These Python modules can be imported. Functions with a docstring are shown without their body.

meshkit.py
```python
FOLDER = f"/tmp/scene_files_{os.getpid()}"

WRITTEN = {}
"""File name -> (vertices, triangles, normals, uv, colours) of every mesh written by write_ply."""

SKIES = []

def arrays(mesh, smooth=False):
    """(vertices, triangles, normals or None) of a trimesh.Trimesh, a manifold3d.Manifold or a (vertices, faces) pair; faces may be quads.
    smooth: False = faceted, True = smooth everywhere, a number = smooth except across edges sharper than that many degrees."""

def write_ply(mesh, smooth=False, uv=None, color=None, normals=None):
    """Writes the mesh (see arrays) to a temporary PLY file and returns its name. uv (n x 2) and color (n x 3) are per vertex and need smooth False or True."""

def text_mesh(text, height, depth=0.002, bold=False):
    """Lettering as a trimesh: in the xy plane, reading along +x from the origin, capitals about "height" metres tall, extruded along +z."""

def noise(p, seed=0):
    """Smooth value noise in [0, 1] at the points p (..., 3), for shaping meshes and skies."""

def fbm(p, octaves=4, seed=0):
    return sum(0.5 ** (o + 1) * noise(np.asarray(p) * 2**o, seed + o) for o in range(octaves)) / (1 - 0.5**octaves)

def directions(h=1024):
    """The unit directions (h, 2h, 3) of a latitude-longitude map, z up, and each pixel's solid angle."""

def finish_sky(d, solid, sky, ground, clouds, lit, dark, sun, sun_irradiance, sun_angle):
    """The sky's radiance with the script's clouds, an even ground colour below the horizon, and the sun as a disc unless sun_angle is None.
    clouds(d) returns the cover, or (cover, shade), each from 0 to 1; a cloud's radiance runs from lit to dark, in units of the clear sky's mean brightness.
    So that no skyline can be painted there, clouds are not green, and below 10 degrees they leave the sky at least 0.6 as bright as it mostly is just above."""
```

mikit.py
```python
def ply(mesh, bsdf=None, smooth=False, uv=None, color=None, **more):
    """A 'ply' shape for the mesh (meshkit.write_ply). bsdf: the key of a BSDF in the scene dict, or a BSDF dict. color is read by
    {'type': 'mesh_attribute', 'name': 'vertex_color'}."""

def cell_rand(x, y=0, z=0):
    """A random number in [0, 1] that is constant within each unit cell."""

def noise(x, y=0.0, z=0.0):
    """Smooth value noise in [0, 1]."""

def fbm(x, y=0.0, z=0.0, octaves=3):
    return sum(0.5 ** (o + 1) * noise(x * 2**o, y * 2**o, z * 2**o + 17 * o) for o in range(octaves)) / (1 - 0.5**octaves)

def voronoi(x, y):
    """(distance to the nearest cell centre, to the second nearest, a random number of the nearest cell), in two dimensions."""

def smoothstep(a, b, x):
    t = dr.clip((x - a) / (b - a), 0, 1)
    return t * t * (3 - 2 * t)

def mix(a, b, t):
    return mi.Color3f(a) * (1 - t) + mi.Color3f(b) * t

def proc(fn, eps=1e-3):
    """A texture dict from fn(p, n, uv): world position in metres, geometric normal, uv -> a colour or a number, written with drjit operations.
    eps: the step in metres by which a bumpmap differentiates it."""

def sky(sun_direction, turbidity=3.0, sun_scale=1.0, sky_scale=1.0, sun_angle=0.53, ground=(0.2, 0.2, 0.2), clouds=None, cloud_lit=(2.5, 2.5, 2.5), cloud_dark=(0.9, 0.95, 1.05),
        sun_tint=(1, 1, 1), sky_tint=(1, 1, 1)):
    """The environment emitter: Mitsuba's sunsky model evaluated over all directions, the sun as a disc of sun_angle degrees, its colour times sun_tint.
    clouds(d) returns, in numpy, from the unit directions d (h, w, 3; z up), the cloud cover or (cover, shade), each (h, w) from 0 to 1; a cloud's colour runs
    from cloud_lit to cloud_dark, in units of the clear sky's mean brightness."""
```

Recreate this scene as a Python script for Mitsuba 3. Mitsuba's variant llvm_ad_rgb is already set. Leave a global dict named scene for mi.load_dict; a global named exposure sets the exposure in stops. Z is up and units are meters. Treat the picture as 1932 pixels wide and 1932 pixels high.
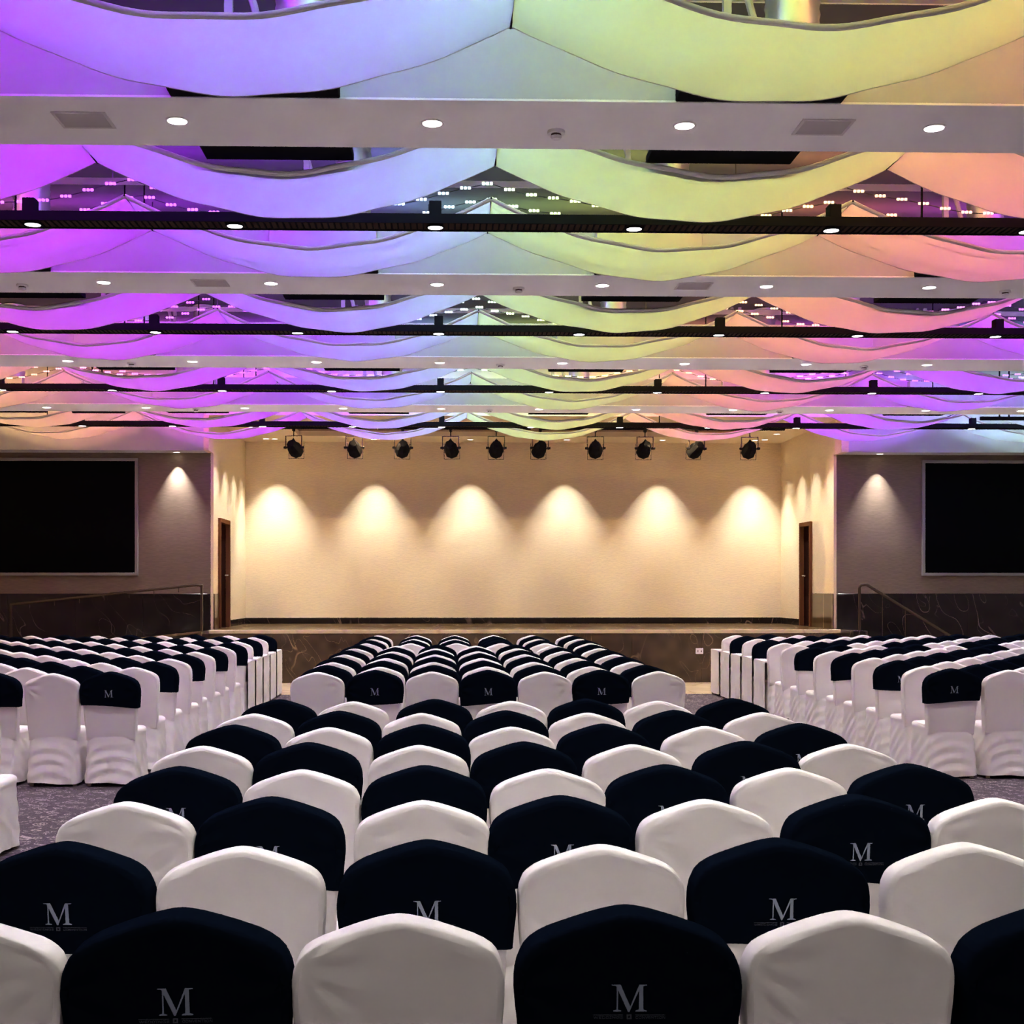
import math, random
import numpy as np, trimesh, manifold3d as m3
import drjit as dr
import mitsuba as mi
import mikit
from mikit import proc, noise, fbm, smoothstep, mix
import meshkit
from shapely.geometry import Polygon
from shapely.ops import unary_union

T = mi.ScalarTransform4f
random.seed(7)
rng = np.random.default_rng(7)
scene, labels = {}, {}
EYE = 1.665                       # camera height; heights named h are above the eye, z are above the floor
YAW = math.radians(1.5)

# ------------------------------------------------------------------ camera, light, exposure
exposure = 9.1
scene['camera'] = {
    'type': 'perspective', 'fov': 2 * math.degrees(math.atan(966 / 2400)), 'fov_axis': 'x', 'near_clip': 0.05, 'far_clip': 200.0,
    'principal_point_offset_x': 60 / 1932, 'principal_point_offset_y': -144 / 1932,
    'to_world': T().look_at(origin=[0, 0, EYE], target=[math.sin(YAW), math.cos(YAW), EYE], up=[0, 0, 1])}
K = 2.0 ** -9
LAMP = 40.0 * K                      # radiance of the downlight lenses
DOWN = 12.8 * K                    # intensity of the downlight beams
LAMP_RGB = (1.0, 0.93, 0.86)
BATTEN = 108.0 * K                     # radiance of the coloured LED battens above the drapes
SPOT = 40.0 * K                       # intensity of the wall washers

LED = [(-12, .6, .4, .08), (-8, .65, .42, .15), (-6.6, .65, .32, .14), (-5.8, .7, .19, .11), (-4.85, .55, .08, .45), (-3.7, .5, .04, .85), (-2.4, .38, .02, 1), (-1.45, .33, .05, 1), (-1.05, .31, .11, .98),
       (-.75, .28, .24, .95), (-.35, .29, .48, .85), (0, .31, .58, .68), (.35, .34, .58, .40), (.75, .37, .60, .18), (1.25, .42, .58, .13), (1.8, .50, .54, .12), (2.35, .55, .44, .11), (2.9, .60, .35, .10),
       (3.7, .75, .28, .12), (4.5, .75, .15, .15), (5.2, .6, .09, .35), (6.2, .5, .05, .85), (7.2, .36, .02, 1), (8.1, .3, .09, 1), (8.9, .28, .34, .95), (9.7, .33, .58, .7), (10.4, .37, .6, .38), (14, .5, .5, .15)]
LED = np.array(LED)               # colour of the LED light across the hall: x, r, g, b


def led(x):
    return np.stack([np.interp(x, LED[:, 0], LED[:, k]) for k in (1, 2, 3)], -1)


# ------------------------------------------------------------------ plan of the hall (metres)
XL, XR, YB = -10.2, 13.0, -4.6    # side walls and the wall behind the camera
H = 2.70 + EYE                    # underside of the white ceiling strips
S0, PER, SW = 7.04, 3.914, 0.765  # near edge of the first strip in view, period, width
FASCIA_Y, WALL_Y, STAGE_Y, BACK_Y = 22.40, 22.85, 22.45, 26.5
NL, NR = -4.17, 7.0               # the niche's side walls
NCEIL = 3.04 + EYE
DECK = EYE - 0.735                # stage floor
VOID = 4.2 + EYE                  # dark slab above the drapes
NODE, NODEP = 0.34, 2.79          # where the drapes are tied up, across the hall
LX, LP = -0.085, 1.47             # lamp grid across the hall
ORD = 'first second third fourth fifth sixth seventh eighth ninth tenth eleventh twelfth thirteenth fourteenth fifteenth sixteenth seventeenth eighteenth nineteenth twentieth'.split()


def project(x, y, z):
    xc, zc = x * math.cos(YAW) - y * math.sin(YAW), x * math.sin(YAW) + y * math.cos(YAW)
    return (906 + 2400 * xc / max(zc, .01), 1110 - 2400 * (z - EYE) / max(zc, .01))


def seen(x, y, z, m=0):
    u, v = project(x, y, z)
    return y > .3 and -m <= u <= 1932 + m and -m <= v <= 1932 + m


# ------------------------------------------------------------------ mesh helpers
def box(x0, x1, y0, y1, z0, z1):
    b = trimesh.creation.box([x1 - x0, y1 - y0, z1 - z0])
    b.apply_translation([(x0 + x1) / 2, (y0 + y1) / 2, (z0 + z1) / 2])
    return b


def cbox(x0, x1, y0, y1, z0, z1, c=.004):
    p = []
    for x, sx in ((x0, 1), (x1, -1)):
        for y, sy in ((y0, 1), (y1, -1)):
            for z, sz in ((z0, 1), (z1, -1)):
                p += [(x + c * sx, y + c * sy, z), (x + c * sx, y, z + c * sz), (x, y + c * sy, z + c * sz)]
    return trimesh.convex.convex_hull(np.array(p))


def cat(*ms):
    return trimesh.util.concatenate([m for m in ms])


def rod(a, b, r, n=8):
    return trimesh.creation.cylinder(radius=r, segment=[a, b], sections=n)


def path(pts, r, n=8):
    ms = [rod(pts[i], pts[i + 1], r, n) for i in range(len(pts) - 1)]
    for p in pts[1:-1]:
        s = trimesh.creation.icosphere(1, r)
        s.apply_translation(p)
        ms.append(s)
    return cat(*ms)


def to_tri(man):
    m = man.to_mesh()
    return trimesh.Trimesh(np.array(m.vert_properties[:, :3]), np.array(m.tri_verts), process=False)


used = {}


def name(base):
    n = used.get(base, 0)
    used[base] = n + 1
    return base if n == 0 else f'{base}_{n:03d}'


def thing(base, label, cat_, group=None, kind=None):
    k = name(base)
    labels[k] = {'label': label, 'category': cat_}
    if group:
        labels[k]['group'] = group
    if kind:
        labels[k]['kind'] = kind
    return k


def part(root, base, shape, label=None, kind=None):
    k = name(root + '__' + base)
    scene[k] = shape
    if label or kind:
        labels[k] = {**({'label': label} if label else {}), **({'kind': kind} if kind else {})}
    return k


def shp(mesh, bsdf, smooth=False, **kw):
    return mikit.ply(mesh, bsdf, smooth, **kw)


def struct(base, label, cat_, mesh=None, bsdf=None, smooth=False):
    k = thing(base, label, cat_, kind='structure')
    if mesh is not None:
        scene[k] = shp(mesh, bsdf, smooth)
    return k


def rgb(*c):
    return {'type': 'rgb', 'value': list(c)}


def diff(*c):
    return {'type': 'twosided', 'bsdf': {'type': 'diffuse', 'reflectance': rgb(*c)}}


def pri(c, rough=.5, spec=.5, metal=0.0, **kw):
    c = rgb(*c) if isinstance(c, tuple) else c
    return {'type': 'twosided', 'bsdf': {'type': 'principled', 'base_color': c, 'roughness': rough, 'specular': spec, 'metallic': metal, **kw}}


# ------------------------------------------------------------------ materials
def veins(p, scale, seed):
    """thin branching veins, 0..1"""
    x, y, z = p.x * scale * 1.5 + seed + .6 * p.z, p.y * scale, p.z * scale * 1.1
    wx = noise(x * 1.6 + 9, y * 1.6, z * 1.6) - .5
    a = dr.abs(fbm(x * .9 + wx * 1.6, y * .9, z * .55 + wx * 1.2, octaves=2) - .5)
    b = dr.abs(fbm(x * 2.3 + wx * 2.0 + 31, y * 2.3, z * 1.5 - wx * 2, octaves=2) - .5)
    m = smoothstep(.35, .75, noise(x * .6 + 5, y * .6, z * .6 + 3))
    return dr.minimum(1, smoothstep(.011, .0, a) * m + .6 * smoothstep(.010, .0, b) * smoothstep(.35, .7, noise(x * 1.1, y, z + 7)))


def f_marble_dark(p, n, uv):
    v = veins(p, 1.15, 3.0)
    return mix((.006, .0045, .004), (.15, .095, .075), v) + mi.Color3f(.007, .0045, .004) * noise(p.x * 5, p.y * 5, p.z * 5)


def f_marble_brown(p, n, uv):
    v = veins(p, 1.5, 11.0)
    return mix((.040, .024, .013), (.26, .19, .10), v) + mi.Color3f(.045, .026, .014) * (noise(p.x * 6, p.y * 6, p.z * 6) - .3)


def f_marble_cream(p, n, uv):
    v = smoothstep(.03, .0, dr.abs(noise(p.x * 1.7 + p.z, p.y * 1.7, 4) - .5))
    return mix((.56, .46, .30), (.44, .34, .21), v) * (.88 + .24 * noise(p.x * 5, p.y * 5, p.z * 5))


def f_deck(p, n, uv):
    v = smoothstep(.03, .0, dr.abs(noise(p.x * 1.9, p.y * 1.9, 8) - .5))
    return mix((.06, .037, .017), (.16, .115, .065), v) * (.8 + .4 * noise(p.x * 6, p.y * 6, p.z))


def f_carpet(p, n, uv):
    """small curling hooks in greys over a plum ground"""
    w = noise(p.x * 8, p.y * 8) - .5
    x, y = p.x * 12.0 + w * 2.2, p.y * 12.0 - w * 1.8
    d, _, k = mikit.voronoi(x, y)
    hook = smoothstep(.10, .03, dr.abs(d - .30)) * smoothstep(.30, .50, noise(x * 1.4 + k * 20, y * 1.4))
    dot = smoothstep(.12, .05, d) * smoothstep(.5, .6, k)
    tint = mix((.31, .28, .25), (.24, .19, .24), noise(p.x * 1.5, p.y * 1.5))
    fleck = noise(p.x * 150, p.y * 150) - .5
    return mix((.085, .070, .085), tint, dr.minimum(1, hook + dot)) * (1 + .7 * fleck)


def f_vinyl(p, n, uv):
    """woven wall covering, horizontal threads"""
    t = noise(p.x * 20 + p.y * 20, 0, p.z * 150)
    return mi.Color3f(.78, .65, .43) * (.90 + .2 * t)


def f_vinyl_grey(p, n, uv):
    t = noise(p.x * 16 + p.y * 16, 0, p.z * 95)
    return mi.Color3f(.185, .138, .105) * (.86 + .28 * t)


def f_wood(p, n, uv):
    g = fbm(p.x * 30, p.y * 30, p.z * 1.5)
    return mix((.10, .038, .016), (.19, .08, .035), g)


M = {
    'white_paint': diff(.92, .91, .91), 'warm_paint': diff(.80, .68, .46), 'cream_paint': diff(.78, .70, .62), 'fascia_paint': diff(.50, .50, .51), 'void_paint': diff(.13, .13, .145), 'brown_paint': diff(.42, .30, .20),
    'marble_dark': pri(proc(f_marble_dark), .16, .5), 'marble_brown': pri(proc(f_marble_brown), .18, .5), 'marble_cream': pri(proc(f_marble_cream), .12, .5), 'deck_stone': pri(proc(f_deck), .10, .6),
    'carpet': {'type': 'twosided', 'bsdf': {'type': 'diffuse', 'reflectance': proc(f_carpet)}},
    'vinyl': {'type': 'twosided', 'bsdf': {'type': 'diffuse', 'reflectance': proc(f_vinyl)}},
    'vinyl_grey': {'type': 'twosided', 'bsdf': {'type': 'diffuse', 'reflectance': proc(f_vinyl_grey)}},
    'chair_cloth': diff(.84, .815, .80),
    'table_cloth': diff(.83, .81, .80),
    'navy_cloth': diff(.0022, .0042, .0088),
    'emblem_thread': pri((.25, .30, .39), .42, .5, metal=.3), 'emblem_thread_dim': diff(.06, .065, .08),
    'drape': {'type': 'principledthin', 'base_color': rgb(.52, .52, .52), 'roughness': .8, 'spec_trans': 0.0, 'diff_trans': 1.5, 'eta': 1.1},
    'hem': diff(.62, .60, .58),
    'black_metal': diff(.013, .013, .015), 'tray_plate': diff(.06, .042, .031), 'black_matte': diff(.012, .012, .014),
    'silver_duct': pri((.45, .45, .47), .35, .5, metal=.5), 'galvanised': diff(.45, .45, .47), 'grey_vent': diff(.62, .57, .57), 'vent_slat': diff(.70, .66, .66), 'dark_gap': diff(.10, .07, .07),
    'white_plastic': diff(.80, .78, .78), 'screen_black': diff(.003, .0034, .004), 'screen_frame': diff(.24, .23, .22),
    'wood': {'type': 'twosided', 'bsdf': {'type': 'diffuse', 'reflectance': proc(f_wood)}}, 'door_dark': diff(.020, .008, .006), 'bronze': pri((.045, .028, .020), .25, .5, metal=.4), 'chair_leg': diff(.48, .41, .31),
    'cable': diff(.08, .08, .09)}
for k_, v_ in M.items():
    scene[k_] = v_

# ------------------------------------------------------------------ room shell
fl = struct('floor', 'carpeted hall floor with a polished cream stone band before the stage', 'floor')
part(fl, 'carpet', shp(box(XL, XR, YB, 20.0, -.05, 0), 'carpet'), 'grey and plum carpet with curling leaf pattern')
xs = np.linspace(XL, XR, 24)
for i in range(len(xs) - 1):      # stone band: two courses of slabs
    for j, (a, b) in enumerate(((20.0, 21.2), (21.2, WALL_Y))):
        part(fl, 'stone_slab', shp(cbox(xs[i] + .0015, xs[i + 1] - .0015, a + .0015, b - .0015, -.05, .0, .002), 'marble_cream'))
struct('wall_left', 'cream painted left side wall of the hall', 'wall', box(XL - .2, XL, YB, WALL_Y, 0, VOID), 'cream_paint')
struct('wall_right', 'cream painted right side wall of the hall', 'wall', box(XR, XR + .2, YB, WALL_Y, 0, VOID), 'cream_paint')
struct('wall_back', 'cream painted wall behind the seating', 'wall', box(XL, XR, YB - .2, YB, 0, VOID), 'cream_paint')
struct('ceiling', 'dark painted slab above the ceiling drapes', 'ceiling', box(XL, XR, YB, WALL_Y + .2, VOID, VOID + .1), 'void_paint')

WTOP = EYE - .095                 # top of the stone wainscot on the flanking walls
for side, xa, xb in (('front_left', XL, NL - .05), ('front_right', NR + .05, XR)):
    w = struct('wall_' + side, f"grey-brown textile wall with dark marble wainscot {'left' if side.endswith('left') else 'right'} of the stage", 'wall')
    part(w, 'wall_covering', shp(box(xa, xb, WALL_Y, WALL_Y + .2, WTOP, VOID), 'vinyl_grey'), 'grey-brown woven wall covering')
    n = int(round((xb - xa) / 1.2))
    e = np.linspace(xa, xb, n + 1)
    for i in range(n):
        part(w, 'marble_panel', shp(cbox(e[i] + .001, e[i + 1] - .001, WALL_Y - .03, WALL_Y + .2, 0, WTOP, .003), 'marble_dark'))
FB = EYE + 2.417                  # lower edge of the fascia boxes above the flanking walls
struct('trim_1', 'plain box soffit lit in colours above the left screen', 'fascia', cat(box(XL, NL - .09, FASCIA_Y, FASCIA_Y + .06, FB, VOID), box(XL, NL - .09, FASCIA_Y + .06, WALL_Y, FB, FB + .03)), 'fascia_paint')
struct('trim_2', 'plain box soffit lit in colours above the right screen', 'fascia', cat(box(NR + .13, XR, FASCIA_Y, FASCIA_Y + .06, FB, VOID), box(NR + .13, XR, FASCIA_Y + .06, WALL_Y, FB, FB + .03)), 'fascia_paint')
struct('trim_4', 'cream return at the upper left corner of the stage opening', 'wall return', box(NL - .09, NL, FASCIA_Y, WALL_Y, FB, NCEIL), 'vinyl')
struct('trim_5', 'cream return at the upper right corner of the stage opening', 'wall return', box(NR, NR + .13, FASCIA_Y, WALL_Y, FB, NCEIL), 'vinyl')
struct('trim_3', 'header above the stage opening', 'header', box(NL - .05, NR + .13, FASCIA_Y, FASCIA_Y + .06, NCEIL, VOID), 'white_paint')

# stage niche
struct('wall_stage_back', 'cream woven wall at the back of the stage', 'wall', box(NL - .1, NR + .1, BACK_Y, BACK_Y + .2, DECK, NCEIL + .4), 'vinyl')
NRB, NLB = NR, NL
DL, DR = (23.3, 24.35), (24.2, 24.95)
DH = DECK + 2.02
wl = struct('wall_stage_left', 'cream woven left side wall of the stage niche', 'wall',
            cat(box(NL - .05, NL, WALL_Y, DL[0], DECK, NCEIL + .4), box(NL - .05, NL, DL[1], BACK_Y, DECK, NCEIL + .4), box(NL - .05, NL, DL[0], DL[1], DH, NCEIL + .4)), 'vinyl')
wr = struct('wall_stage_right', 'cream woven right side wall of the stage niche', 'wall',
            cat(box(NR, NR + .05, WALL_Y, DR[0], DECK, NCEIL + .4), box(NR, NR + .05, DR[1], BACK_Y, DECK, NCEIL + .4), box(NR, NR + .05, DR[0], DR[1], DH, NCEIL + .4)), 'vinyl')
# polished stone on the returns of the opening, below the wall covering
part(wl, 'stone_return', shp(cbox(NL, NL + .02, WALL_Y, DL[0] - .02, DECK, WTOP, .003), 'deck_stone'))
part(wr, 'stone_return', shp(cbox(NR - .02, NR, WALL_Y, DR[0] - .02, DECK, WTOP, .003), 'deck_stone'))
struct('baseboard_stage_back', 'black stone baseboard along the back of the stage', 'baseboard', cbox(NL, NR, BACK_Y - .02, BACK_Y, DECK, DECK + .125, .003), 'marble_dark')
struct('baseboard_stage_left', 'black stone baseboard on the left stage wall', 'baseboard', cbox(NL, NL + .02, DL[1] + .07, BACK_Y - .02, DECK, DECK + .125, .003), 'marble_dark')
struct('baseboard_stage_right', 'black stone baseboard on the right stage wall', 'baseboard', cbox(NR - .02, NR, DR[1] + .07, BACK_Y - .02, DECK, DECK + .125, .003), 'marble_dark')
# niche ceiling with a raised tray
TX0, TX1, TY0, TY1 = -2.95, 5.85, FASCIA_Y + .9, 25.45
sc = struct('ceiling_stage', 'cream stage ceiling with a raised rectangular coffer', 'ceiling')
part(sc, 'soffit', shp(cat(box(NL - .1, NR + .1, FASCIA_Y + .06, TY0, NCEIL, NCEIL + .1), box(NL - .1, NR + .1, TY1, BACK_Y, NCEIL, NCEIL + .1), box(NL - .1, TX0, TY0, TY1, NCEIL, NCEIL + .1), box(TX1, NR + .1, TY0, TY1, NCEIL, NCEIL + .1)), 'warm_paint'))
part(sc, 'coffer', shp(cat(box(TX0, TX1, TY1, TY1 + .05, NCEIL + .1, NCEIL + .4), box(TX0, TX1, TY0 - .05, TY0, NCEIL + .1, NCEIL + .4), box(TX0 - .05, TX0, TY0, TY1, NCEIL + .1, NCEIL + .4), box(TX1, TX1 + .05, TY0, TY1, NCEIL + .1, NCEIL + .4), box(TX0, TX1, TY0, TY1, NCEIL + .4, NCEIL + .45)), 'brown_paint'), 'brown riser of the coffer')


def door(n, x, s, y0, y1, lab):
    """a door in the side wall at x; s: +1 when the room lies at larger x"""
    d = struct(f'door_{n}', lab, 'door')
    o = .05
    part(d, 'door_frame', shp(cat(cbox(x - .12 * s, x + o * s, y0, y0 + .07, DECK, DH) if s > 0 else cbox(x + o * s, x - .12 * s, y0, y0 + .07, DECK, DH),
                                  cbox(min(x - .12 * s, x + o * s), max(x - .12 * s, x + o * s), y1 - .07, y1, DECK, DH),
                                  cbox(min(x - .12 * s, x + o * s), max(x - .12 * s, x + o * s), y0 + .07, y1 - .07, DH - .08, DH)), 'wood'), 'reddish wood frame')
    part(d, 'door_leaf', shp(cbox(min(x - .08 * s, x - .03 * s), max(x - .08 * s, x - .03 * s), y0 + .072, y1 - .072, DECK + .005, DH - .083), 'door_dark'))
    h = part(d, 'door_handle', shp(cat(rod((x - .03 * s, y1 - .16, DECK + .98), (x + .03 * s, y1 - .16, DECK + .98), .011), rod((x + .03 * s, y1 - .16, DECK + .98), (x + .03 * s, y1 - .29, DECK + .98), .010)), 'chair_leg', 40), 'metal lever handle')


door(1, NL, 1, *DL, 'dark wooden door in the left stage wall')
door(2, NR, -1, *DR, 'dark wooden door in the right stage wall')
# stage platform
st = struct('stage', 'raised stage clad in dark brown marble with a pale nosing', 'stage')
part(st, 'deck', shp(box(NL, NR, STAGE_Y + .01, BACK_Y, 0.3, DECK), 'deck_stone'), 'glossy brown stone deck')
part(st, 'nosing', shp(cbox(NL, NR, STAGE_Y - .02, STAGE_Y + .04, DECK - .062, DECK + .002, .006), 'marble_cream', 30), 'pale stone nosing')
e = np.linspace(NL, NR, 10)
for i in range(9):
    part(st, 'marble_panel', shp(cbox(e[i] + .001, e[i + 1] - .001, STAGE_Y, STAGE_Y + .05, 0, DECK - .062, .003), 'marble_brown'))
k = thing('wall_socket', 'white socket plate on the marble stage front', 'socket')
part(k, 'plate', shp(cbox(4.41, 4.545, STAGE_Y - .012, STAGE_Y, .50, .605, .004), 'white_plastic'))
part(k, 'slot', shp(cat(box(4.44, 4.455, STAGE_Y - .0135, STAGE_Y - .012, .535, .57), box(4.50, 4.515, STAGE_Y - .0135, STAGE_Y - .012, .535, .57)), 'dark_gap'))

# ramp with handrail on the left, steps with handrail on the right
RY0, RY1 = 21.75, WALL_Y - .03
L_R = 8.0 * .107
r_ = Polygon([(NL, DECK), (NL, 0), (max(XL + .05, NL - DECK / .107), 0), (max(XL + .05, NL - DECK / .107), max(0, DECK - .107 * (NL - XL - .05)))])
rm = trimesh.creation.extrude_polygon(r_, RY1 - RY0, engine='earcut')
rm.apply_transform(np.array([[1, 0, 0, 0], [0, 0, -1, RY1], [0, 1, 0, 0], [0, 0, 0, 1.0]]))
k = struct('ramp', 'dark marble ramp rising along the left wall to the stage', 'ramp')
part(k, 'ramp_body', shp(rm, 'marble_dark'))
part(k, 'edge_nosing', shp(path([(NL, RY0, DECK - .01), (XL + .06, RY0, DECK - .01 - .107 * (NL - XL - .06))], .02), 'deck_stone', 40))
k = thing('handrail', 'bronze handrail sloping beside the left marble ramp', 'handrail')
hr = lambda x: DECK + .81 - .107 * (NL + .05 - x)
part(k, 'rail', shp(path([(-7.42, RY0 + .06, hr(-7.42)), (NL - .10, RY0 + .06, hr(NL - .10)), (NL + .0, RY0 + .06, hr(NL) - .03)], .022), 'bronze', 40))
for x in (NL - .01, -7.40):
    part(k, 'post', shp(cbox(x - .020, x + .020, RY0 + .04, RY0 + .08, DECK - .107 * (NL - x) + .0, hr(x) - .005), 'bronze'))
for x in np.arange(NL - .4, -7.2, -.42):
    part(k, 'bracket', shp(rod((x, RY0 + .06, hr(x)), (x, RY0 + .06, hr(x) - .10), .007), 'bronze'))
k = struct('stairs', 'dark marble steps descending to the right of the stage', 'stairs')
for i in range(5):
    part(k, 'step', shp(cbox(NR + .25 + .29 * i, NR + .25 + .29 * (i + 1), RY0, RY1, 0, DECK - .155 * (i + 1), .004), 'marble_dark'))
part(k, 'landing', shp(cbox(NR, NR + .25, RY0, RY1, 0, DECK, .004), 'marble_dark'))
k = thing('handrail', 'black handrail bending down beside the steps right of the stage', 'handrail')
x0 = NR + .13
part(k, 'rail', shp(path([(x0, RY0 + .06, DECK + .75), (x0 + .02, RY0 + .06, DECK + .79), (x0 + .12, RY0 + .06, DECK + .80), (x0 + 1.6, RY0 + .06, DECK - .10)], .025), 'bronze', 40))
part(k, 'post', shp(rod((x0, RY0 + .06, DECK), (x0, RY0 + .06, DECK + .75), .024), 'bronze', 40))
part(k, 'post', shp(rod((x0 + 1.5, RY0 + .06, .0), (x0 + 1.5, RY0 + .06, DECK - .04), .022), 'bronze', 40))
for i in (.4, .8):
    part(k, 'bracket', shp(rod((x0 + i, RY0 + .06, DECK + .80 - .61 * (i - .12)), (x0 + i, RY0 + .06, DECK - .61 * (i - .12) - .1), .008), 'bronze', 40))

# projection screens
for xa, xb, lab in ((-9.25, -5.50, 'large black projection screen on the wall left of the stage'), (8.60, 12.35, 'large black projection screen on the wall right of the stage')):
    k = thing('projection_screen', lab, 'screen')
    za, zb, f = EYE + .225, EYE + 2.32, .055
    part(k, 'panel', shp(box(xa + f, xb - f, WALL_Y - .035, WALL_Y - .005, za + f, zb - f), 'screen_black'))
    part(k, 'frame', shp(cat(cbox(xa, xb, WALL_Y - .06, WALL_Y - .002, zb - f, zb), cbox(xa, xb, WALL_Y - .06, WALL_Y - .002, za, za + f), cbox(xa, xa + f, WALL_Y - .06, WALL_Y - .002, za + f, zb - f), cbox(xb - f, xb, WALL_Y - .06, WALL_Y - .002, za + f, zb - f)), 'screen_frame'), 'thin grey frame')

# ------------------------------------------------------------------ ceiling strips and their lamps
ANN = trimesh.creation.annulus(r_min=.056, r_max=.068, height=.006, sections=24)
a_ = np.arange(24) * math.pi / 12
DISK = trimesh.Trimesh(np.vstack([np.stack([.056 * np.cos(a_), .056 * np.sin(a_), a_ * 0 - .001], -1), [[0, 0, -.001]]]), [[24, (i + 1) % 24, i] for i in range(24)], process=False)
ring_w, ring_b = shp(ANN, 'white_plastic', 30), shp(ANN, 'black_metal', 30)
lens = shp(DISK, 'white_plastic', False, emitter={'type': 'area', 'sampling_weight': 0.0, 'radiance': rgb(*[LAMP * c for c in LAMP_RGB])})
STRIPS = [S0 + PER * n for n in range(-2, 4)]
GRID = [LX + LP * i for i in range(-6, 9)]


def downlight(x, y, z, label, ring, group, wide=()):
    k = thing('downlight', label, 'downlight', group)
    t = T().translate([x, y, z])
    part(k, 'trim_ring', {**ring, 'to_world': t})
    part(k, 'lens', {**lens, 'to_world': t})
    beam(k, x, y, z - .012, DOWN * (.42 if wide else 1), *wide)


def beam(k, x, y, z, inten, cut=42, wide=11, c3=None):
    scene[k + '_beam'] = {'type': 'spot', 'intensity': rgb(*[inten * c for c in (c3 or LAMP_RGB)]), 'cutoff_angle': cut, 'beam_width': wide, 'to_world': T().look_at(origin=[x, y, z], target=[x, y, z - 1], up=[0, 1, 0])}


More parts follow.
